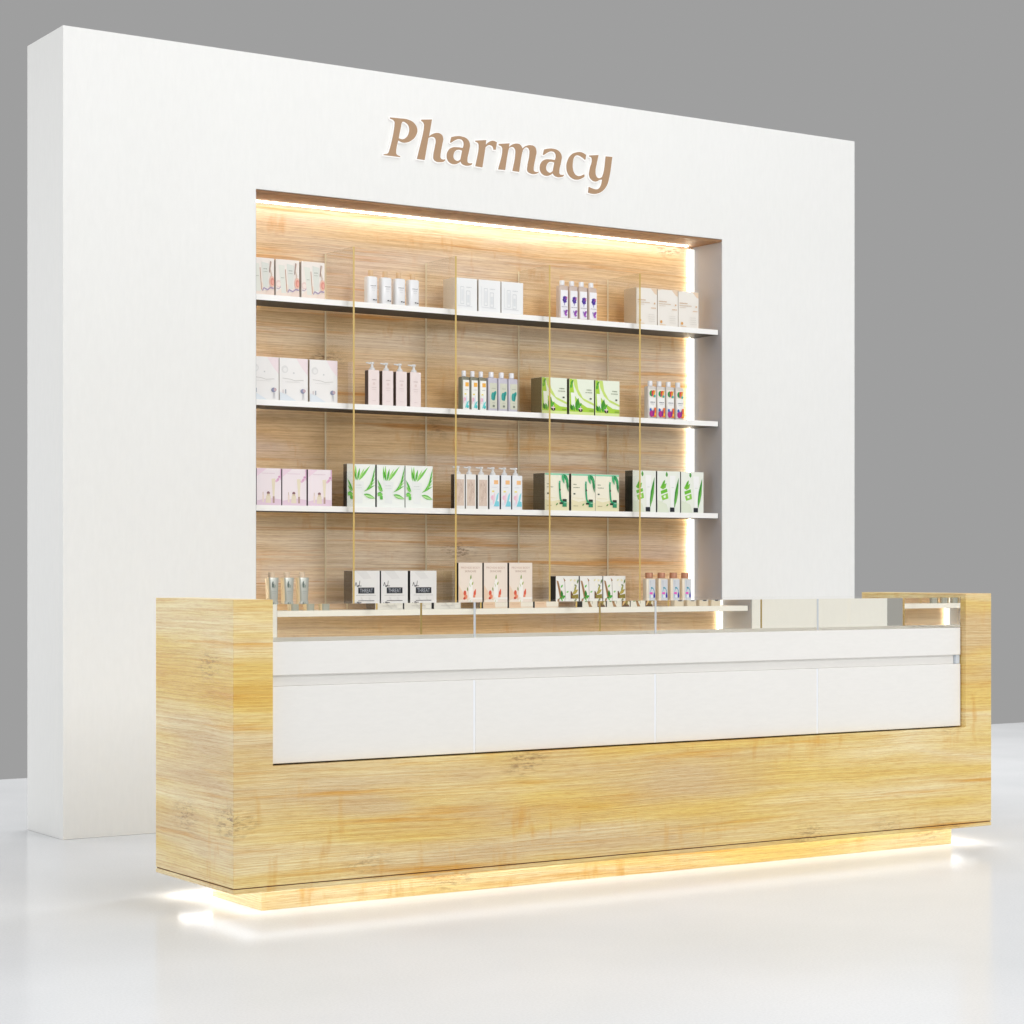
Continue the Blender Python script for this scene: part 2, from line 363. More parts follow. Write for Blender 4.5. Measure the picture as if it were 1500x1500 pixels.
# plinth
bm = bmesh.new(); box(bm, -.1024, 2.5444, -1.7713, -1.27 - .18, 0, K0 - .001, org=C0); bm_obj('plinth', bm, M_wood, ctr)
PX0, PX1, PY0, PY1 = -.1024, 2.5444, -1.7713, -1.45
for a in ((PX0 - .075, PX1 + .070, PY0 - .058, PY0 - .003), (PX0 - .075, PX0 - .003, PY0 - .0025, PY1), (PX1 + .003, PX1 + .070, PY0 - .0025, PY1), (PX0 - .075, PX1 + .070, PY1 + .003, PY1 + .075)):
    bm = bmesh.new(); box(bm, *a, K0 - .005, K0 - .0012, org=C0); bm_obj('light_strip', bm, M_ledc if a[0] > 2 or a[2] > -1.5 else M_ledb, ctr)
# white carcass and fronts
bm = bmesh.new(); box(bm, IL + .003, IR - .023, P + .014, P + .029, .6275, .6575, org=C0); bm_obj('groove_strip', bm, M_panel, ctr)
bm = bmesh.new(); box(bm, IL + .003, IR - .003, P + .0295, KB - .004, RZ + .001, .655, org=C0); bm_obj('carcass', bm, M_panel, ctr)
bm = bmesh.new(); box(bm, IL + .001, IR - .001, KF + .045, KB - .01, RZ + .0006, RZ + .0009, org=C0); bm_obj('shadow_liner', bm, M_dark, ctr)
bm = bmesh.new(); box(bm, IL + .001, IR - .0035, P, KB - .004, .658, .7510, org=C0); bevel(bm_obj('upper_panel', bm, M_panel, ctr), .0015)
bm = bmesh.new(); box(bm, IR - .022, IR - .0035, P + .004, P + .029, .628, .657, org=C0); bm_obj('end_stop', bm, mat('#cfd8e2', .4), ctr)
SP = [IL - .002, .5472, 1.206, 1.8652, IR - .0005]
for i in range(4):
    bm = bmesh.new(); box(bm, SP[i] + .0035, SP[i + 1] - .0035, P, P + .028, .4150, .627, org=C0)
    bevel(bm_obj('drawer_front', bm, M_panel, ctr), .001)
    if i:
        bm = bmesh.new(); box(bm, SP[i] - .0033, SP[i] + .0033, P + .001, P + .027, .4150, .6265, org=C0); bm_obj('joint_strip', bm, M_joint, ctr)
        bm = bmesh.new(); box(bm, SP[i] - .0035, SP[i] + .0035, P - .0015, P - .0003, .7525, .8540, org=C0); bm_obj('glass_joint', bm, M_trim, ctr)
        bm = bmesh.new(); box(bm, SP[i] - .003, SP[i] + .003, KB - .0145, KB - .0130, .7525, .8540, org=C0); bm_obj('glass_joint', bm, M_edge, ctr)
bm = bmesh.new(); box(bm, IL + .002, IR - .004, P, KB - .015, .7508, .8540, org=C0)
bm_obj('glass_block', bm, M_block, ctr)
# ------------------------------------------------------------------ products
def art(bm, ops, mats, w, h, yf, z0=0, x0=None):
    """print artwork as thin layers on a front face that spans w x h"""
    if x0 is None: x0 = -w / 2
    mi = {}
    def idx(c):
        if c not in mi:
            m = mat(c, .4, spec=.4)
            if m not in mats: mats.append(m)
            mi[c] = mats.index(m)
        return mi[c]
    k = 0
    def poly(pts, c):
        nonlocal k
        k += 1
        y = yf - .00018 - k * .00006
        pts = [(min(max(x, 0), 1), min(max(z, 0), 1)) for x, z in pts]
        q = []
        for p in pts:
            if not q or (abs(p[0] - q[-1][0]) + abs(p[1] - q[-1][1])) > 1e-5: q.append(p)
        if len(q) > 1 and abs(q[0][0] - q[-1][0]) + abs(q[0][1] - q[-1][1]) < 1e-5: q.pop()
        if len(q) < 3: return
        f = bm.faces.new([bm.verts.new((x0 + x * w, y, z0 + z * h)) for x, z in q])
        f.material_index = idx(c)
    for o in ops:
        t = o[0]
        if t == 'r': poly([(o[1], o[2]), (o[3], o[2]), (o[3], o[4]), (o[1], o[4])], o[5])
        elif t == 'e':
            _, cx, cy, rx, ry, c = o[:6]; rot = R(o[6]) if len(o) > 6 else 0
            poly([(cx + rx * math.cos(a) * math.cos(rot) - ry * math.sin(a) * math.sin(rot),
                   cy + (rx * math.cos(a) * math.sin(rot) + ry * math.sin(a) * math.cos(rot))) for a in [i * math.pi / 8 for i in range(16)]], c)
        elif t == 'p': poly(o[1], o[2])
        elif t == 'leaf':      # x,y base -> tip x,y, width
            _, ax, ay, bx, by, wd, c = o
            dx, dy = bx - ax, by - ay; L = math.hypot(dx, dy); nx, ny = -dy / L, dx / L
            s = [(0, 0), (.25, .8), (.5, 1), (.75, .6), (1, 0)]
            poly([(ax + dx * u + nx * wd * v, ay + dy * u + ny * wd * v) for u, v in s] +
                 [(ax + dx * u - nx * wd * v, ay + dy * u - ny * wd * v) for u, v in s[-2:0:-1]], c)
        elif t == 'line':      # polyline with width
            _, pts, wd, c = o
            for (ax, ay), (bx, by) in zip(pts, pts[1:]):
                dx, dy = bx - ax, by - ay; L = math.hypot(dx, dy) or 1; nx, ny = -dy / L * wd, dx / L * wd
                poly([(ax + nx, ay + ny), (bx + nx, by + ny), (bx - nx, by - ny), (ax - nx, ay - ny)], c)
        elif t == 'txt':       # unreadable small print: x, y, width, letter height
            _, x, y, wd, hh, c = o
            rr = random.Random(int(x * 97 + y * 1013)); u = x
            while u < x + wd:
                a = rr.uniform(.012, .03)
                poly([(u, y), (u + a, y), (u + a, y + hh * rr.uniform(.7, 1)), (u, y + hh * rr.uniform(.7, 1))], c); u += a + .012
        elif t == 'word':      # readable word
            _, s, x, y, ww, hh, c = o
            cu = bpy.data.curves.new('tmp', 'FONT'); cu.body = s
            ob = bpy.data.objects.new('tmp', cu); COL.objects.link(ob); bpy.context.view_layer.update()
            me = bpy.data.meshes.new_from_object(ob.evaluated_get(bpy.context.evaluated_depsgraph_get()))
            bpy.data.objects.remove(ob)
            xs = [v.co.x for v in me.vertices]; ys = [v.co.y for v in me.vertices]
            k += 1; yy = yf - .00018 - k * .00006
            vs = [bm.verts.new((x0 + (x + (v.co.x - min(xs)) / (max(xs) - min(xs)) * ww) * w, yy,
                                z0 + (y + (v.co.y - min(ys)) / (max(ys) - min(ys)) * hh) * h)) for v in me.vertices]
            ii = idx(c)
            for p in me.polygons:
                try: bm.faces.new([vs[i] for i in p.vertices]).material_index = ii
                except ValueError: pass

def finish(name, bm, mats, parent=None, loc=(0, 0, 0)):
    # printed layers keep their own winding: no global normal flip needed
    me = bpy.data.meshes.new(name); bm.to_mesh(me); bm.free()
    for m in mats: me.materials.append(m)
    return link(name, me, parent, loc)

def carton(w, d, h, front, side, ops, top=None):
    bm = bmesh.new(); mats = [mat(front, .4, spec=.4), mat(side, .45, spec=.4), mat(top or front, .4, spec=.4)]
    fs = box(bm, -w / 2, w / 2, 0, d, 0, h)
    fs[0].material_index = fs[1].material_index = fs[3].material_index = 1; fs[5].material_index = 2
    bmesh.ops.recalc_face_normals(bm, faces=bm.faces[:])
    bmesh.ops.bevel(bm, geom=[e for e in bm.edges], offset=.0007, segments=1, affect='EDGES')
    art(bm, ops, mats, w * .985, h * .985, 0, h * .0075)
    return finish('product_carton', bm, mats)

def loft(rings, n=28, exp=2.0):
    """rings: (z, half width, half depth[, exponent])"""
    bm = bmesh.new(); prev = None
    for r in rings:
        z, a, b = r[:3]; e = r[3] if len(r) > 3 else exp
        cur = []
        for i in range(n):
            t = 2 * math.pi * (i + .5) / n; c, s = math.cos(t), math.sin(t)
            cur.append(bm.verts.new((a * math.copysign(abs(c) ** (2 / e), c), b * math.copysign(abs(s) ** (2 / e), s), z)))
        if prev:
            for i in range(n): bm.faces.new((prev[i], prev[(i + 1) % n], cur[(i + 1) % n], cur[i]))
        else: bm.faces.new(cur[::-1])
        prev = cur
    bm.faces.new(prev)
    return bm
def smooth_obj(o, ang=35):
    for p in o.data.polygons: p.use_smooth = True
    try:
        o.data.set_sharp_from_angle(angle=R(ang))
    except Exception: pass
    return o

def bottle(w, d, hb, htot, body_m, cap_m, capr, ops, label_c, lab=(.08, .92, .10, .88), exp=8, capname='cap', taper=1.0, lab_y=None):
    t = bpy.data.objects.new('product_bottle', None); COL.objects.link(t); t.empty_display_size = .03
    yc = d / 2
    bm = loft([(0, w / 2 * .96, d / 2 * .96, exp), (.002, w / 2, d / 2, exp), (hb - .004, w / 2, d / 2, exp), (hb - .001, w / 2 * .94, d / 2 * .9, exp * .8), (hb, w / 2 * .80, d / 2 * .75, 4), (hb, capr * .8, capr * .8, 2), (hb + .003, capr * .8, capr * .8, 2)])
    mats = [body_m]
    bmesh.ops.recalc_face_normals(bm, faces=bm.faces[:])
    if not label_c:
        bmesh.ops.translate(bm, vec=(0, yc, 0), verts=bm.verts[:])
        art(bm, ops, mats, w * (lab[1] - lab[0]), hb * (lab[3] - lab[2]), -.0006, hb * lab[2], -w / 2 + w * lab[0])
        bmesh.ops.translate(bm, vec=(0, -yc, 0), verts=bm.verts[:])
    smooth_obj(finish('body', bm, mats, t, (0, yc, 0)))
    c = htot - hb
    bm = loft([(0, capr, capr), (.0, capr, capr), (c - .003, capr, capr), (c - .0012, capr * .93, capr * .93), (c - .0009, capr * .6, capr * .6)][1:], 24)
    smooth_obj(bm_obj(capname, bm, cap_m, t, (0, yc, hb + .0015)))
    if not label_c: return t
    bm = bmesh.new(); mats = [mat(label_c, .5)]
    lw = w * (lab[1] - lab[0]); lh = hb * (lab[3] - lab[2]); x0 = -w / 2 + w * lab[0]; z0 = hb * lab[2]
    if label_c:
        box(bm, x0, x0 + lw, -.0006, .0006, z0, z0 + lh)
    art(bm, ops, mats, lw, lh, -.0006, z0, x0)
    finish('label', bm, mats, t)
    return t

def pump_bottle(w, d, hb, htot, body, side, ops):
    t = bpy.data.objects.new('product_bottle', None); COL.objects.link(t); t.empty_display_size = .03
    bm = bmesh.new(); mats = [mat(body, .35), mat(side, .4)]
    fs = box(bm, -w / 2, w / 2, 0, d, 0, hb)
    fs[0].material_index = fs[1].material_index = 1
    bmesh.ops.recalc_face_normals(bm, faces=bm.faces[:])
    bmesh.ops.bevel(bm, geom=[e for e in bm.edges], offset=.0014, segments=2, affect='EDGES')
    art(bm, ops, mats, w * .96, hb * .97, 0, hb * .015)
    finish('body', bm, mats, t)
    c = htot - hb
    pm = mat('#dcdcdc', .3)
    bm = loft([(0, .0115, .0115), (.007, .0115, .0115), (.010, .0085, .0085), (.013, .0055, .0055), (c - .007, .0045, .0045), (c - .007, .008, .008), (c - .001, .008, .008), (c, .007, .007)], 20)
    bmesh.ops.recalc_face_normals(bm, faces=bm.faces[:])
    # spout pointing left
    sb = bmesh.ops.create_cone(bm, cap_ends=True, segments=10, radius1=.0032, radius2=.0024, depth=.022,
                               matrix=Matrix.Translation((-.015, 0, c - .0045)) @ Matrix.Rotation(R(-84), 4, 'Y'))
    smooth_obj(bm_obj('pump', bm, pm, t, (0, d / 2, hb - .0005)))
    return t

def kids(o): return [c for c in bpy.data.objects if c.parent == o]
def copy_tree(o, parent=None):
    c = o.copy(); COL.objects.link(c)
    if parent: c.parent = parent
    for ch in kids(o): copy_tree(ch, c)
    return c
YF = .05
def row(proto, xs, z, labels, cat, group, yf=YF):
    for i, (x, lb) in enumerate(zip(xs, labels)):
        o = proto if i == 0 else copy_tree(proto)
        o.location = (x, yf, z)
        tag(o, lb, cat, group)
def three(s): return ['left one of three ' + s, 'middle one of three ' + s, 'right one of three ' + s]
def four(s): return ['first from left of four ' + s, 'second from left of four ' + s, 'third from left of four ' + s, 'last on right of four ' + s]
Z1, Z2, Z3, Z4 = SH

# --- top shelf
A = carton(.0985, .09, .141, '#ece4dc', '#d8cfc6', [
    ('p', [(.0, .1), (.45, .35), (1, .2), (1, 0), (0, 0)], '#ecdccf'), ('e', .12, .34, .14, .10, '#e6cfc6'), ('e', .12, .33, .08, .06, '#efdfd6'),
    ('line', [(.02, .22), (.12, .20), (.2, .26)], .012, '#b9a3b5'),
    ('p', [(.10, .86), (.36, .84), (.44, .10), (.24, .10)], '#dfe0d6'), ('line', [(.40, .74), (.47, .14)], .014, '#b98a70'),
    ('p', [(.46, .90), (.78, .86), (.74, .22), (.54, .22)], '#d9dbd3'), ('p', [(.55, .22), (.74, .22), (.74, .13), (.55, .13)], '#e8e4de'),
    ('txt', .55, .70, .16, .03, '#8f9488'), ('txt', .54, .63, .18, .02, '#a3a79b'), ('txt', .22, .5, .12, .02, '#a3a79b'),
    ('line', [(.88, .92), (.82, .72), (.90, .55), (.84, .48)], .022, '#cdb9a9'), ('line', [(.84, .93), (.80, .62)], .012, '#8d6a60'),
    ('e', .91, .38, .12, .15, '#e7b9a6'), ('e', .92, .38, .08, .10, '#d98f80'), ('e', .94, .37, .04, .06, '#e8a999'),
    ('line', [(.50, .12), (.56, .2), (.72, .15), (.84, .22), (.98, .2)], .018, '#a998b3'), ('p', [(.6, .0), (.7, .13), (1, .16), (1, 0)], '#e9d5c8')])
row(A, (.8, .9055, 1.0135), Z1, three('cartons printed with cream tubes and a rose, top shelf'), 'box', 'rose cream cartons')

Mbw = mat('#e9e9ea', .25); Mcapw = mat('#d6b48c', .4)
B = bottle(.0455, .036, .107, .131, Mbw, Mcapw, .0105,
    [('txt', .2, .70, .62, .035, '#6c6c70'), ('txt', .3, .60, .42, .022, '#9a9aa0'), ('txt', .34, .50, .34, .015, '#a8a8ae'),
     ('e', .56, .07, .11, .028, '#15151a'), ('e', .80, .06, .10, .026, '#15151a')], None, exp=4.5)
row(B, (1.2735, 1.337, 1.3975, 1.46), Z1, four('white bottles with wooden caps, top shelf'), 'bottle', 'white bottles with wooden caps')

C = carton(.1035, .09, .131, '#eceded', '#d9d2c8', [
    ('line', [(.25, .22), (.25, .74), (.40, .74), (.40, .22), (.25, .22)], .008, '#cfd2d4'), ('line', [(.52, .18), (.52, .62), (.68, .62), (.68, .18), (.52, .18)], .008, '#c9cccf'),
    ('line', [(.12, .2), (.12, .8)], .006, '#d6d8da'), ('r', .28, .30, .37, .66, '#e2e4e6'), ('r', .55, .26, .65, .5, '#dfe2e4'), ('txt', .5, .72, .25, .025, '#c3c6c9'), ('line', [(.1, .16), (.78, .14)], .007, '#d3d5d7')])
row(C, (1.6955, 1.8065, 1.915), Z1, three('plain white cartons with faint bottle outlines, top shelf'), 'box', 'plain white cartons')

Mpk = mat('#cbb9ae', .3); Mcw = mat('#e7e7ea', .3)
def lav():
    o = []
    for a in range(0, 360, 45): o.append(('leaf', .55, .66, .55 + .34 * math.cos(R(a + 10)), .66 + .14 * math.sin(R(a + 10)), .08, '#54389a' if a % 90 else '#40237e'))
    o += [('e', .55, .66, .07, .03, '#6f58b5'), ('line', [(.58, .58), (.50, .45)], .03, '#6a4bb0'), ('leaf', .9, .76, .66, .68, .05, '#c25a9a'), ('txt', .1, .38, .8, .025, '#7b7388'),
          ('leaf', .45, .14, .95, .28, .08, '#8b45a8'), ('leaf', .5, .12, .9, .10, .05, '#a662bd'), ('leaf', .5, .20, .35, .27, .04, '#7a53b2')]
    return o
Dd = bottle(.0415, .03, .137, .158, Mpk, Mcw, .0106, lav(), '#eeedf0', (.12, .96, .04, .86))
row(Dd, (2.1665, 2.2145, 2.2625, 2.311), Z1, four('white capped bottles with purple flower labels, top shelf'), 'bottle', 'purple flower bottles')

Ee = carton(.1075, .09, .157, '#eae5dd', '#cbbba6', [
    ('p', [(.7, 1), (1, 1), (1, .84), (.9, .86)], '#e3cbb0'), ('p', [(0, .97), (.2, 1), (0, 1)], '#e3cbb0'), ('txt', .04, .66, .4, .035, '#c9a37c'), ('txt', .04, .60, .6, .025, '#cdb397'),
    ('txt', .04, .55, .3, .015, '#cdb397'), ('e', .87, .60, .04, .025, '#d9b48c'), ('txt', .7, .46, .22, .03, '#d3a878'), ('e', .15, .12, .055, .042, '#d9a25c'), ('txt', .08, .03, .26, .022, '#d9b07a'),
    ('txt', .55, .28, .3, .02, '#d5d0c8'), ('txt', .55, .22, .3, .02, '#d5d0c8'), ('txt', .55, .16, .3, .02, '#d5d0c8'), ('txt', .55, .10, .3, .02, '#d5d0c8')])
row(Ee, (2.588, 2.699, 2.809), Z1, three('beige cartons with a small orange dot, top shelf'), 'box', 'beige cartons')

# --- second shelf
F = carton(.1195, .09, .163, '#eceae8', '#d8cdbf', [
    ('p', [(.6, 1), (1, 1), (1, .62), (.8, .78)], '#ecdde0'), ('e', .18, .74, .12, .09, '#dedddb'), ('e', .19, .73, .07, .05, '#e9e8e6'), ('e', .5, .66, .03, .02, '#cfcfcf'),
    ('line', [(.1, .53), (.4, .51), (.55, .48), (.85, .5)], .006, '#c5c3bf'), ('txt', .2, .44, .5, .015, '#d5d3d0'),
    ('e', .82, .24, .085, .055, '#8a8fa8'), ('e', .87, .25, .05, .04, '#c4a9b0'), ('line', [(.82, .18), (.80, .04)], .008, '#bdbcc0'), ('line', [(.85, .18), (.86, .04)], .008, '#bdbcc0'),
    ('r', .19, .17, .22, .27, '#9aa0ae'), ('r', .10, .18, .12, .26, '#c4b0b4'), ('p', [(0, 0), (.6, 0), (.25, .14), (0, .2)], '#dde3e8')])
row(F, (.809, .9315, 1.0585), Z2, three('white cartons printed with a small makeup brush, second shelf'), 'box', 'brush print cartons')

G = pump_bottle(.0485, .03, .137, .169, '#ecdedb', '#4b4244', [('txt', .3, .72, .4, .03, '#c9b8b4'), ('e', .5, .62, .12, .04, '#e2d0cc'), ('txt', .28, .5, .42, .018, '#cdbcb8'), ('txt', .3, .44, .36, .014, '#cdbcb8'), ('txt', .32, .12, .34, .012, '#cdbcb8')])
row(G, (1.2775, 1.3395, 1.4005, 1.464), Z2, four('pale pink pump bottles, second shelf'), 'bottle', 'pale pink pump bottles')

Hh = bottle(.036, .03, .132, .156, mat('#7c7b6a', .35), Mcw, .009, [
    ('r', .35, .78, .92, .92, '#eeb14c'), ('txt', .3, .66, .5, .02, '#9c9c9c'), ('r', .2, .50, .5, .54, '#e9d54e'), ('e', .25, .34, .16, .07, '#eeb2c9'), ('leaf', .5, .15, .6, .5, .12, '#d9e4ee'),
    ('e', .72, .10, .2, .06, '#43c0c0'), ('leaf', .3, .05, .95, .3, .07, '#6fd0cf'), ('r', .05, .2, .2, .4, '#f0cdd9')], '#f0efe9', (.16, .96, .02, .90))
row(Hh, (1.694, 1.734, 1.774), Z2, three('slim bottles with orange and teal patches, second shelf'), 'bottle', 'slim patchwork bottles')
Ii = bottle(.0445, .03, .134, .157, mat('#c3bfca', .3), Mcw, .0105, [
    ('e', .55, .52, .38, .12, '#2f9a90', 20), ('e', .4, .48, .22, .16, '#3a9f97'), ('leaf', .5, .3, .8, .66, .12, '#28867f'), ('txt', .25, .78, .5, .02, '#8f9488'), ('r', .38, .06, .66, .14, '#7f8578'), ('txt', .3, .22, .4, .015, '#8f9488')], '#cfd0bd', (.16, .92, .08, .84))
row(Ii, (1.8225, 1.871, 1.9195), Z2, three('grey bottles with a round teal leaf label, second shelf'), 'bottle', 'teal label bottles')

GR, DG = '#a8d040', '#4e9a2c'
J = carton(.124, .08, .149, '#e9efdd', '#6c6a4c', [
    ('p', [(0, 1), (.12, 1), (.2, .55), (.42, .35), (.72, .22), (1, .2), (1, 0), (0, 0)], GR), ('p', [(.14, 1), (.3, 1), (.36, .72), (.55, .48), (1, .34), (1, .28), (.6, .40), (.36, .56), (.2, .8)], '#c6de74'),
    ('p', [(.05, .62), (.22, .62), (.24, .20), (.08, .20)], '#edf2e4'), ('leaf', .05, .85, .16, .98, .04, DG), ('leaf', .02, .75, .12, .86, .05, '#5fae34'),
    ('r', .0, .0, 1, .09, '#d7e39a'), ('leaf', .28, .12, .36, .48, .09, '#3f8f27'), ('leaf', .3, .12, .5, .34, .07, '#56a935'), ('leaf', .12, .12, .04, .3, .06, '#2f7a22'), ('leaf', .2, .1, .14, .3, .05, '#5cab3a'),
    ('e', .45, .14, .085, .055, '#3b2f2a'), ('e', .44, .18, .04, .03, '#c8456a'), ('line', [(.37, .18), (.52, .18)], .012, '#f2dfe6'), ('line', [(.45, .11), (.45, .25)], .010, '#f2dfe6'),
    ('txt', .7, .70, .2, .03, '#6f7a58'), ('txt', .64, .63, .28, .025, '#6f7a58'), ('r', .82, .45, .9, .49, '#3c4a36'), ('txt', .8, .12, .14, .03, '#7d8a52')])
row(J, (2.1195, 2.255, 2.385), Z2, three('bright green and white cartons with a leafy plant, second shelf'), 'box', 'bright green cartons')

Kk = bottle(.0425, .03, .138, .160, mat('#d3cdc6', .3), Mcw, .0105, [
    ('r', 0, .70, 1, 1, '#e9e4d5'), ('e', .35, .85, .3, .11, '#2f8f4a'), ('e', .62, .88, .26, .09, '#d93a3a'), ('leaf', .5, .72, .95, .98, .1, '#e39a35'), ('e', .8, .76, .16, .05, '#3bb0a0'), ('e', .45, .80, .1, .04, '#a92a7c'),
    ('txt', .15, .52, .7, .035, '#5a6470'), ('txt', .22, .46, .5, .016, '#8a929c'), ('e', .3, .12, .3, .13, '#b12f86'), ('p', [(.5, .0), (1, .0), (1, .34), (.7, .34)], '#e8762f'), ('e', .18, .26, .15, .06, '#3a5fb5'), ('leaf', .5, .02, .75, .3, .1, '#7b2a8c'), ('e', .85, .1, .1, .05, '#e6c44a')], '#f0efec', (.12, .95, .06, .90))
row(Kk, (2.616, 2.663, 2.7115, 2.7625), Z2, four('small bottles with colourful fruit labels, second shelf'), 'bottle', 'colourful label bottles')

# --- third shelf
Ll = carton(.102, .09, .139, '#efe4e8', '#5a4650', [
    ('p', [(.0, 1), (.4, 1), (.0, .78)], '#ecd3e0'), ('p', [(0, 0), (1, 0), (1, .16), (.5, .2), (0, .12)], '#e3cbd9'), ('p', [(.6, .72), (.76, .73), (.72, .22), (.66, .22)], '#e7dcc3'),
    ('r', .65, .06, .73, .24, '#b7988e'), ('p', [(.38, .26), (.56, .26), (.58, .06), (.36, .06)], '#e4d8c2'), ('e', .47, .33, .065, .045, '#8a6468'), ('r', .41, .26, .53, .31, '#d9c7a8'), ('r', .24, .28, .26, .36, '#c7a989'),
    ('r', .22, .08, .29, .28, '#ead9cf'), ('e', .86, .70, .07, .04, '#dfaecb', 30), ('e', .92, .78, .05, .03, '#dba6c8'), ('e', .8, .66, .05, .03, '#e6bcd4'), ('txt', .2, .86, .5, .02, '#dac4cf'), ('line', [(.97, 1), (.97, .7)], .014, '#e2a9cf')])
row(Ll, (.828, .9345, 1.043), Z3, three('pale pink cartons with a gold jar and tube, third shelf'), 'box', 'pale pink cartons')

al = [('leaf', .25, .62, .22, .98, .03, '#6fc04a'), ('leaf', .30, .62, .30, .99, .04, '#8fd060'), ('leaf', .36, .62, .45, .92, .04, '#5cb33c'), ('leaf', .42, .62, .82, .98, .035, '#7cc754'), ('leaf', .4, .62, .62, .92, .03, '#a6dc7c'), ('leaf', .34, .62, .24, .86, .03, '#4da534'),
      ('p', [(.22, .63), (.60, .60), (.54, .08), (.28, .10)], '#e9ecea'), ('txt', .30, .50, .2, .02, '#c6ccc8'), ('txt', .30, .44, .2, .012, '#c6ccc8')]
for k in range(6): al.append(('leaf', .58 + .05 * k, .36 + .015 * k, 1.0, .52 + .09 * k, .022, ['#6abf45', '#9ad873', '#4fae36'][k % 3]))
al += [('leaf', .58, .30, 1.0, .20, .05, '#62b648'), ('leaf', .6, .28, 1.0, .2, .025, '#b5e39a'), ('leaf', 0, .32, .2, .3, .05, '#55b040'), ('r', .02, .26, .18, .33, '#7dcc5b'), ('r', .1, .18, .2, .26, '#63b94c'), ('leaf', .2, .36, .0, .66, .03, '#58b63e'), ('leaf', .16, .36, .02, .5, .03, '#86cf62')]
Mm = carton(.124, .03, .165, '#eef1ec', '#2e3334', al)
row(Mm, (1.2215, 1.3525, 1.480), Z3, three('white cartons with green aloe leaves, third shelf'), 'box', 'aloe cartons')

rr = random.Random(5)
mb = [('r', .08, .08, .92, .86, '#d9c6b7')] + [('e', rr.uniform(.15, .85), rr.uniform(.12, .82), rr.uniform(.03, .09), rr.uniform(.01, .03), rr.choice(['#cbb4a4', '#e6d8cc', '#c4ab9b', '#dfcabf']), rr.uniform(0, 180)) for _ in range(34)]
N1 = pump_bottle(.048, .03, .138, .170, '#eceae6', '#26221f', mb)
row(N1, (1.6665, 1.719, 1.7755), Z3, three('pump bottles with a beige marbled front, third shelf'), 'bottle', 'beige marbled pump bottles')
N2 = pump_bottle(.048, .03, .138, .170, '#eceef0', '#2c2c2e', [
    ('r', .42, .74, .86, .86, '#eebb83'), ('txt', .2, .64, .5, .02, '#c9c9cc'), ('r', .2, .50, .45, .55, '#f0e08a'), ('e', .25, .34, .14, .07, '#efc2d2'), ('leaf', .3, .12, .5, .5, .10, '#f0d0dc'),
    ('p', [(.4, .08), (.95, .08), (.92, .22), (.6, .26)], '#7fd0df'), ('leaf', .6, .2, .9, .5, .08, '#8ed8e4'), ('r', .1, .12, .3, .2, '#e4e8f0')])
row(N2, (1.8305, 1.8855, 1.939), Z3, three('white pump bottles with pastel shapes, third shelf'), 'bottle', 'pastel pump bottles')

Oo = carton(.120, .085, .153, '#efead6', '#4a4d42', [
    ('r', 0, .955, 1, 1, '#8fd2b0'), ('p', [(0, 0), (1, 0), (1, .22), (.7, .3), (.3, .24), (0, .3)], '#e6deb8'), ('txt', .08, .70, .14, .03, '#7b8466'), ('txt', .08, .62, .26, .025, '#7b8466'), ('r', .08, .44, .16, .475, '#33463a'), ('txt', .08, .12, .2, .02, '#9a9468'),
    ('line', [(.60, .74), (.61, .5), (.64, .3), (.72, .2)], .035, '#2f9f6d'), ('r', .575, .74, .64, .80, '#49b389'), ('r', .72, .10, .90, .30, '#2f8f66'), ('r', .73, .25, .89, .31, '#2a2f28'), ('e', .62, .56, .03, .03, '#1f2a22'), ('r', .6, .17, .74, .22, '#26352c'),
    ('txt', .8, .2, .07, .025, '#bfe6cf'), ('leaf', .75, .98, .98, .8, .06, '#2b8a55'), ('leaf', .85, .95, .99, .62, .05, '#3da267'), ('leaf', .7, .98, .8, .72, .05, '#47b276'), ('leaf', .9, .8, .97, .5, .04, '#2a7d4c'),
    ('e', .48, .16, .03, .02, '#c46a3a'), ('leaf', .44, .14, .54, .2, .02, '#3f9a4c'), ('line', [(.05, .35), (.5, .33)], .004, '#ddd3a2')])
row(Oo, (2.132, 2.263, 2.3845), Z3, three('cream and mint cartons with a dark green tube, third shelf'), 'box', 'cream and mint cartons')

Pp = carton(.121, .055, .175, '#e9ece2', '#33362f', [
    ('leaf', .42, .86, .40, 1.0, .05, '#4f9a3a'), ('p', [(.12, .60), (.28, .78), (.30, .68), (.40, .72), (.36, .60), (.24, .56)], '#79bf3b'), ('leaf', .2, .6, .34, .8, .05, '#5fae2f'),
    ('p', [(.14, .52), (.42, .58), (.44, .50), (.16, .44)], '#6dbb35'), ('p', [(.16, .40), (.45, .47), (.48, .34), (.22, .29)], '#8bcb4c'), ('p', [(.26, .40), (.36, .42), (.37, .36), (.28, .35)], '#e9f0dc'),
    ('line', [(.2, .28), (.22, .10)], .008, '#b9cfa0'), ('p', [(.54, .90), (.80, .90), (.74, .12), (.60, .12)], '#f1f1ef'), ('txt', .62, .6, .12, .02, '#c9cdc4'), ('r', .55, .01, .75, .12, '#22232a'),
    ('leaf', .74, .1, .94, .86, .07, '#3c8f2f'), ('leaf', .76, .12, .93, .7, .03, '#6ab44a'), ('p', [(0, 0), (.5, 0), (.4, .2), (0, .3)], '#dde4d0')])
row(Pp, (2.5755, 2.7035, 2.8295), Z3, three('white cartons with green block letters and leaf, third shelf'), 'box', 'leaf cartons')

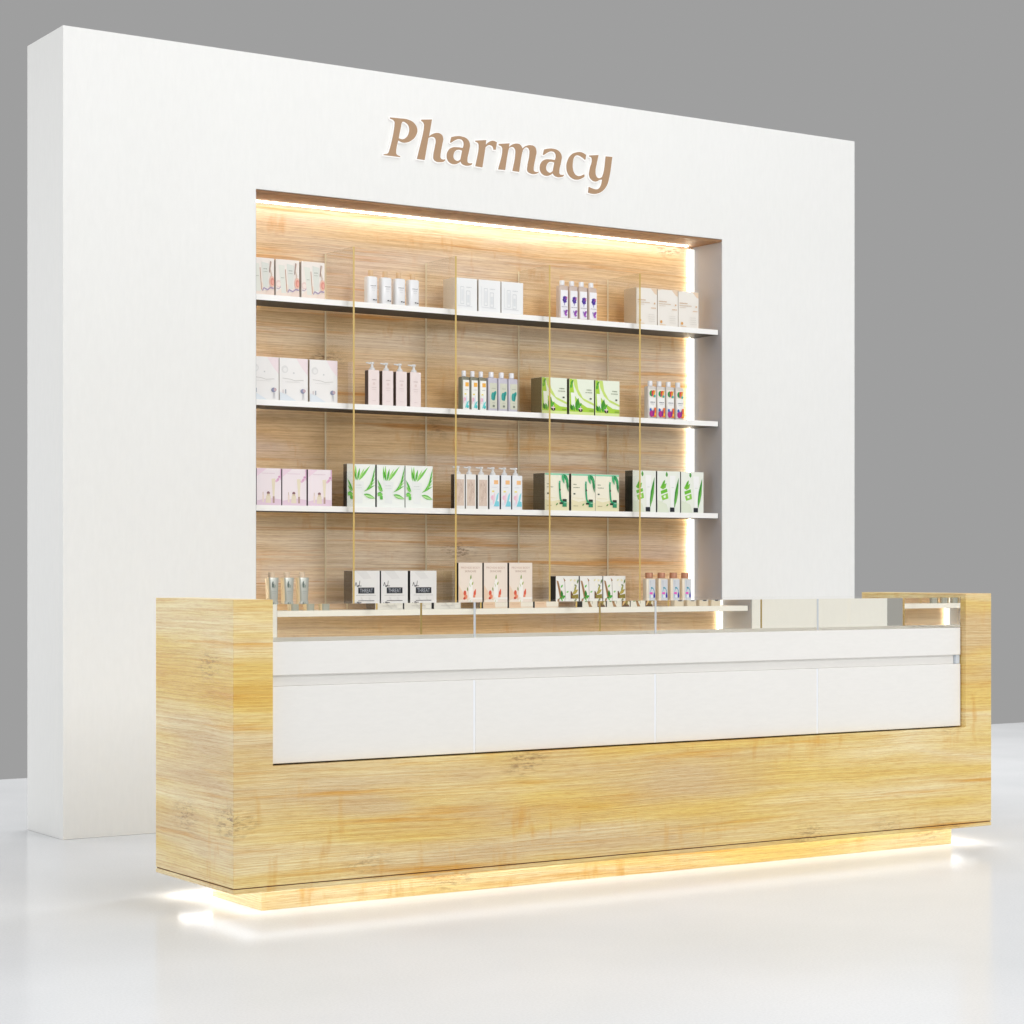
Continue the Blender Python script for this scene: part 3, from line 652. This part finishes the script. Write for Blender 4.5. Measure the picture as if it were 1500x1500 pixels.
# --- fourth shelf
def tube():
    t = bpy.data.objects.new('cosmetic_tube', None); COL.objects.link(t); t.empty_display_size = .03
    hb = .121
    bm = loft([(0, .0165, .012, 3), (.03, .0175, .012, 3), (hb - .004, .0215, .010, 4), (hb, .0215, .009, 4)], 28)
    bmesh.ops.recalc_face_normals(bm, faces=bm.faces[:])
    mats = [mat('#b9bcb4', .28, .35)]
    art(bm, [('leaf', .25, .7, .4, .9, .07, '#5d6c66'), ('leaf', .3, .68, .5, .82, .05, '#74837a'), ('leaf', .5, .68, .66, .78, .04, '#8b988c'), ('txt', .2, .56, .55, .02, '#9aa199'), ('txt', .25, .50, .4, .015, '#a8aea6'), ('txt', .3, .2, .35, .012, '#a8aea6'), ('txt', .3, .15, .35, .012, '#a8aea6')], mats, .034, hb, -.0125, 0, -.017)
    smooth_obj(finish('body', bm, mats, t, (0, .014, 0)))
    bm = bmesh.new(); a = [bm.verts.new(p) for p in ((-.0275, .004, hb), (-.0225, .002, hb), (-.0175, .002, 0), (-.0215, .004, 0))]
    b = [bm.verts.new((v.co.x, .024, v.co.z)) for v in a]
    bm.faces.new(a); bm.faces.new(b[::-1])
    for i in range(4): bm.faces.new((a[i], b[i], b[(i + 1) % 4], a[(i + 1) % 4]))
    bm_obj('gold_edge', bm, mat('#e6d3ae', .3, .2), t)
    bm = loft([(0, .0125, .0105), (.018, .0125, .0105), (.020, .011, .009)], 20)
    smooth_obj(bm_obj('cap', bm, mat('#dcc6ac', .35), t, (-.006, .014, hb + .0005)))
    return t
row(tube(), (.851, .915, .9785), Z4, three('grey tapered tubes with gold edges, fourth shelf'), 'tube', 'grey tapered tubes')

Rr = carton(.1195, .07, .147, '#e4e3e1', '#15161a', [
    ('p', [(.1, 1), (.5, 1), (.7, .8), (.4, .78)], '#dcdbd9'), ('line', [(.08, .60), (.12, .70), (.16, .58)], .010, '#4a4a50'), ('line', [(.16, .58), (.24, .62), (.26, .74), (.24, .60), (.32, .60)], .009, '#4a4a50'), ('e', .2, .60, .03, .025, '#5a5a60'),
    ('r', .20, .40, .80, .56, '#20242c'), ('word', 'THREAT', .26, .425, .48, .105, '#aeb2ba'), ('txt', .12, .345, .74, .012, '#8a8a8c'),
    ('line', [(.3, .3), (.45, .1), (.6, .02)], .02, '#d8d7d5'), ('line', [(.6, .3), (.7, .1)], .014, '#dad9d7'), ('txt', .25, .08, .5, .02, '#c4c3c1'), ('r', .78, .02, .95, .1, '#efeeec')])
row(Rr, (1.2435, 1.369, 1.4995), Z4, three('pale grey cartons reading THREAT, fourth shelf'), 'box', 'grey cartons with black band')

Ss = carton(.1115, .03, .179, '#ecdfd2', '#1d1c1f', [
    ('word', 'PROVIDE BODY', .10, .87, .80, .045, '#c6a796'), ('word', 'SKINCARE', .26, .79, .48, .045, '#b39484'), ('p', [(0, 0), (.5, 0), (.5, .12), (.2, .32), (0, .5)], '#e9cdb4'),
    ('e', .26, .32, .06, .06, '#d5583f'), ('e', .30, .24, .07, .05, '#e28a68'), ('e', .24, .20, .05, .03, '#c64a3a'), ('leaf', .64, .22, .72, .42, .05, '#dc5a3e'), ('e', .65, .24, .05, .05, '#e38a6a'),
    ('p', [(.42, .5), (.5, .7), (.58, .6), (.60, .22), (.42, .22)], '#f2efe9'), ('leaf', .5, .62, .52, .74, .028, '#86a04a'), ('leaf', .55, .50, .62, .58, .025, '#a5b45c'), ('leaf', .38, .36, .36, .46, .022, '#6f8a3a'), ('leaf', .5, .45, .44, .55, .012, '#b7c07c'),
    ('r', .48, .03, 1, .22, '#f1ece6'), ('txt', .52, .12, .4, .012, '#d9cfc6'), ('txt', .08, .08, .3, .014, '#cfa98c')])
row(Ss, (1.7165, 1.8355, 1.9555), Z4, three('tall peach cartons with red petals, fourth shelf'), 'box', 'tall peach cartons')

Tt = carton(.1135, .05, .125, '#eceae4', '#23282b', [
    ('p', [(.02, .86), (.10, .84), (.34, .12), (.42, .0), (.28, .0), (.16, .3)], '#a9835a'), ('p', [(.05, .8), (.08, .8), (.3, .14), (.26, .12)], '#8a6440'), ('p', [(.32, .95), (.42, .86), (.36, .82)], '#a07448'), ('line', [(.38, .86), (.42, .1)], .007, '#6a5a48'),
    ('leaf', .26, .3, .10, .16, .06, '#3f8f32'), ('leaf', .26, .3, .42, .34, .05, '#4fa63e'), ('leaf', .26, .3, .24, .54, .06, '#2f7a28'), ('leaf', .26, .28, .38, .18, .05, '#5ab248'), ('leaf', .2, .62, .3, .72, .035, '#6fbc58'), ('leaf', .45, .46, .56, .5, .03, '#86c670'),
    ('p', [(.64, .5), (.68, .5), (.96, .04), (.98, 0), (.64, 0)], '#6b4c30'), ('p', [(.68, .36), (.98, .40), (1, .1), (.84, .06)], '#8f8038'), ('leaf', .72, .4, .98, .56, .06, '#b3a250'), ('leaf', .8, .5, .9, .7, .04, '#a3a04c'), ('leaf', .66, .02, .86, .3, .04, '#d9b67c'), ('e', .95, .12, .05, .06, '#ece4d2'),
    ('leaf', .60, .84, .70, .9, .03, '#dfd7a4'), ('leaf', .8, .72, .92, .66, .03, '#7f8a5c'), ('e', .72, .72, .06, .07, '#f2efe2'), ('e', .82, .86, .05, .04, '#e7deb8'), ('leaf', .98, .9, .92, .74, .03, '#5e7c34')])
row(Tt, (2.1835, 2.303, 2.421), Z4, three('low white cartons with roots and herbs, fourth shelf'), 'box', 'herb cartons')

Uu = bottle(.048, .03, .114, .138, mat('#e8dcc8', .25), mat('#b98366', .35, .2), .0165, [
    ('r', .0, .0, 1, 1, '#cfd2d6'), ('p', [(.15, .95), (.35, .95), (.3, .5)], '#c0c4ca'), ('e', .42, .60, .13, .045, '#2b7f96'), ('line', [(.42, .62), (.65, .58), (.82, .46), (.88, .3)], .035, '#55a0b8'), ('line', [(.42, .58), (.2, .42), (.15, .2)], .03, '#7fb6c8'),
    ('r', .12, .30, .58, .40, '#e45ac0'), ('leaf', .82, .05, .82, .42, .14, '#2c2fa0'), ('e', .42, .05, .3, .06, '#1c2540'), ('e', .45, .2, .2, .07, '#e9edf2'), ('leaf', .1, .1, .3, .25, .05, '#a8c8dc')], '#dfe1e4', (.24, .94, .18, .96))
row(Uu, (2.611, 2.676, 2.739, 2.801), Z4, four('small bottles with copper caps and blue arcs, fourth shelf'), 'bottle', 'copper capped bottles')
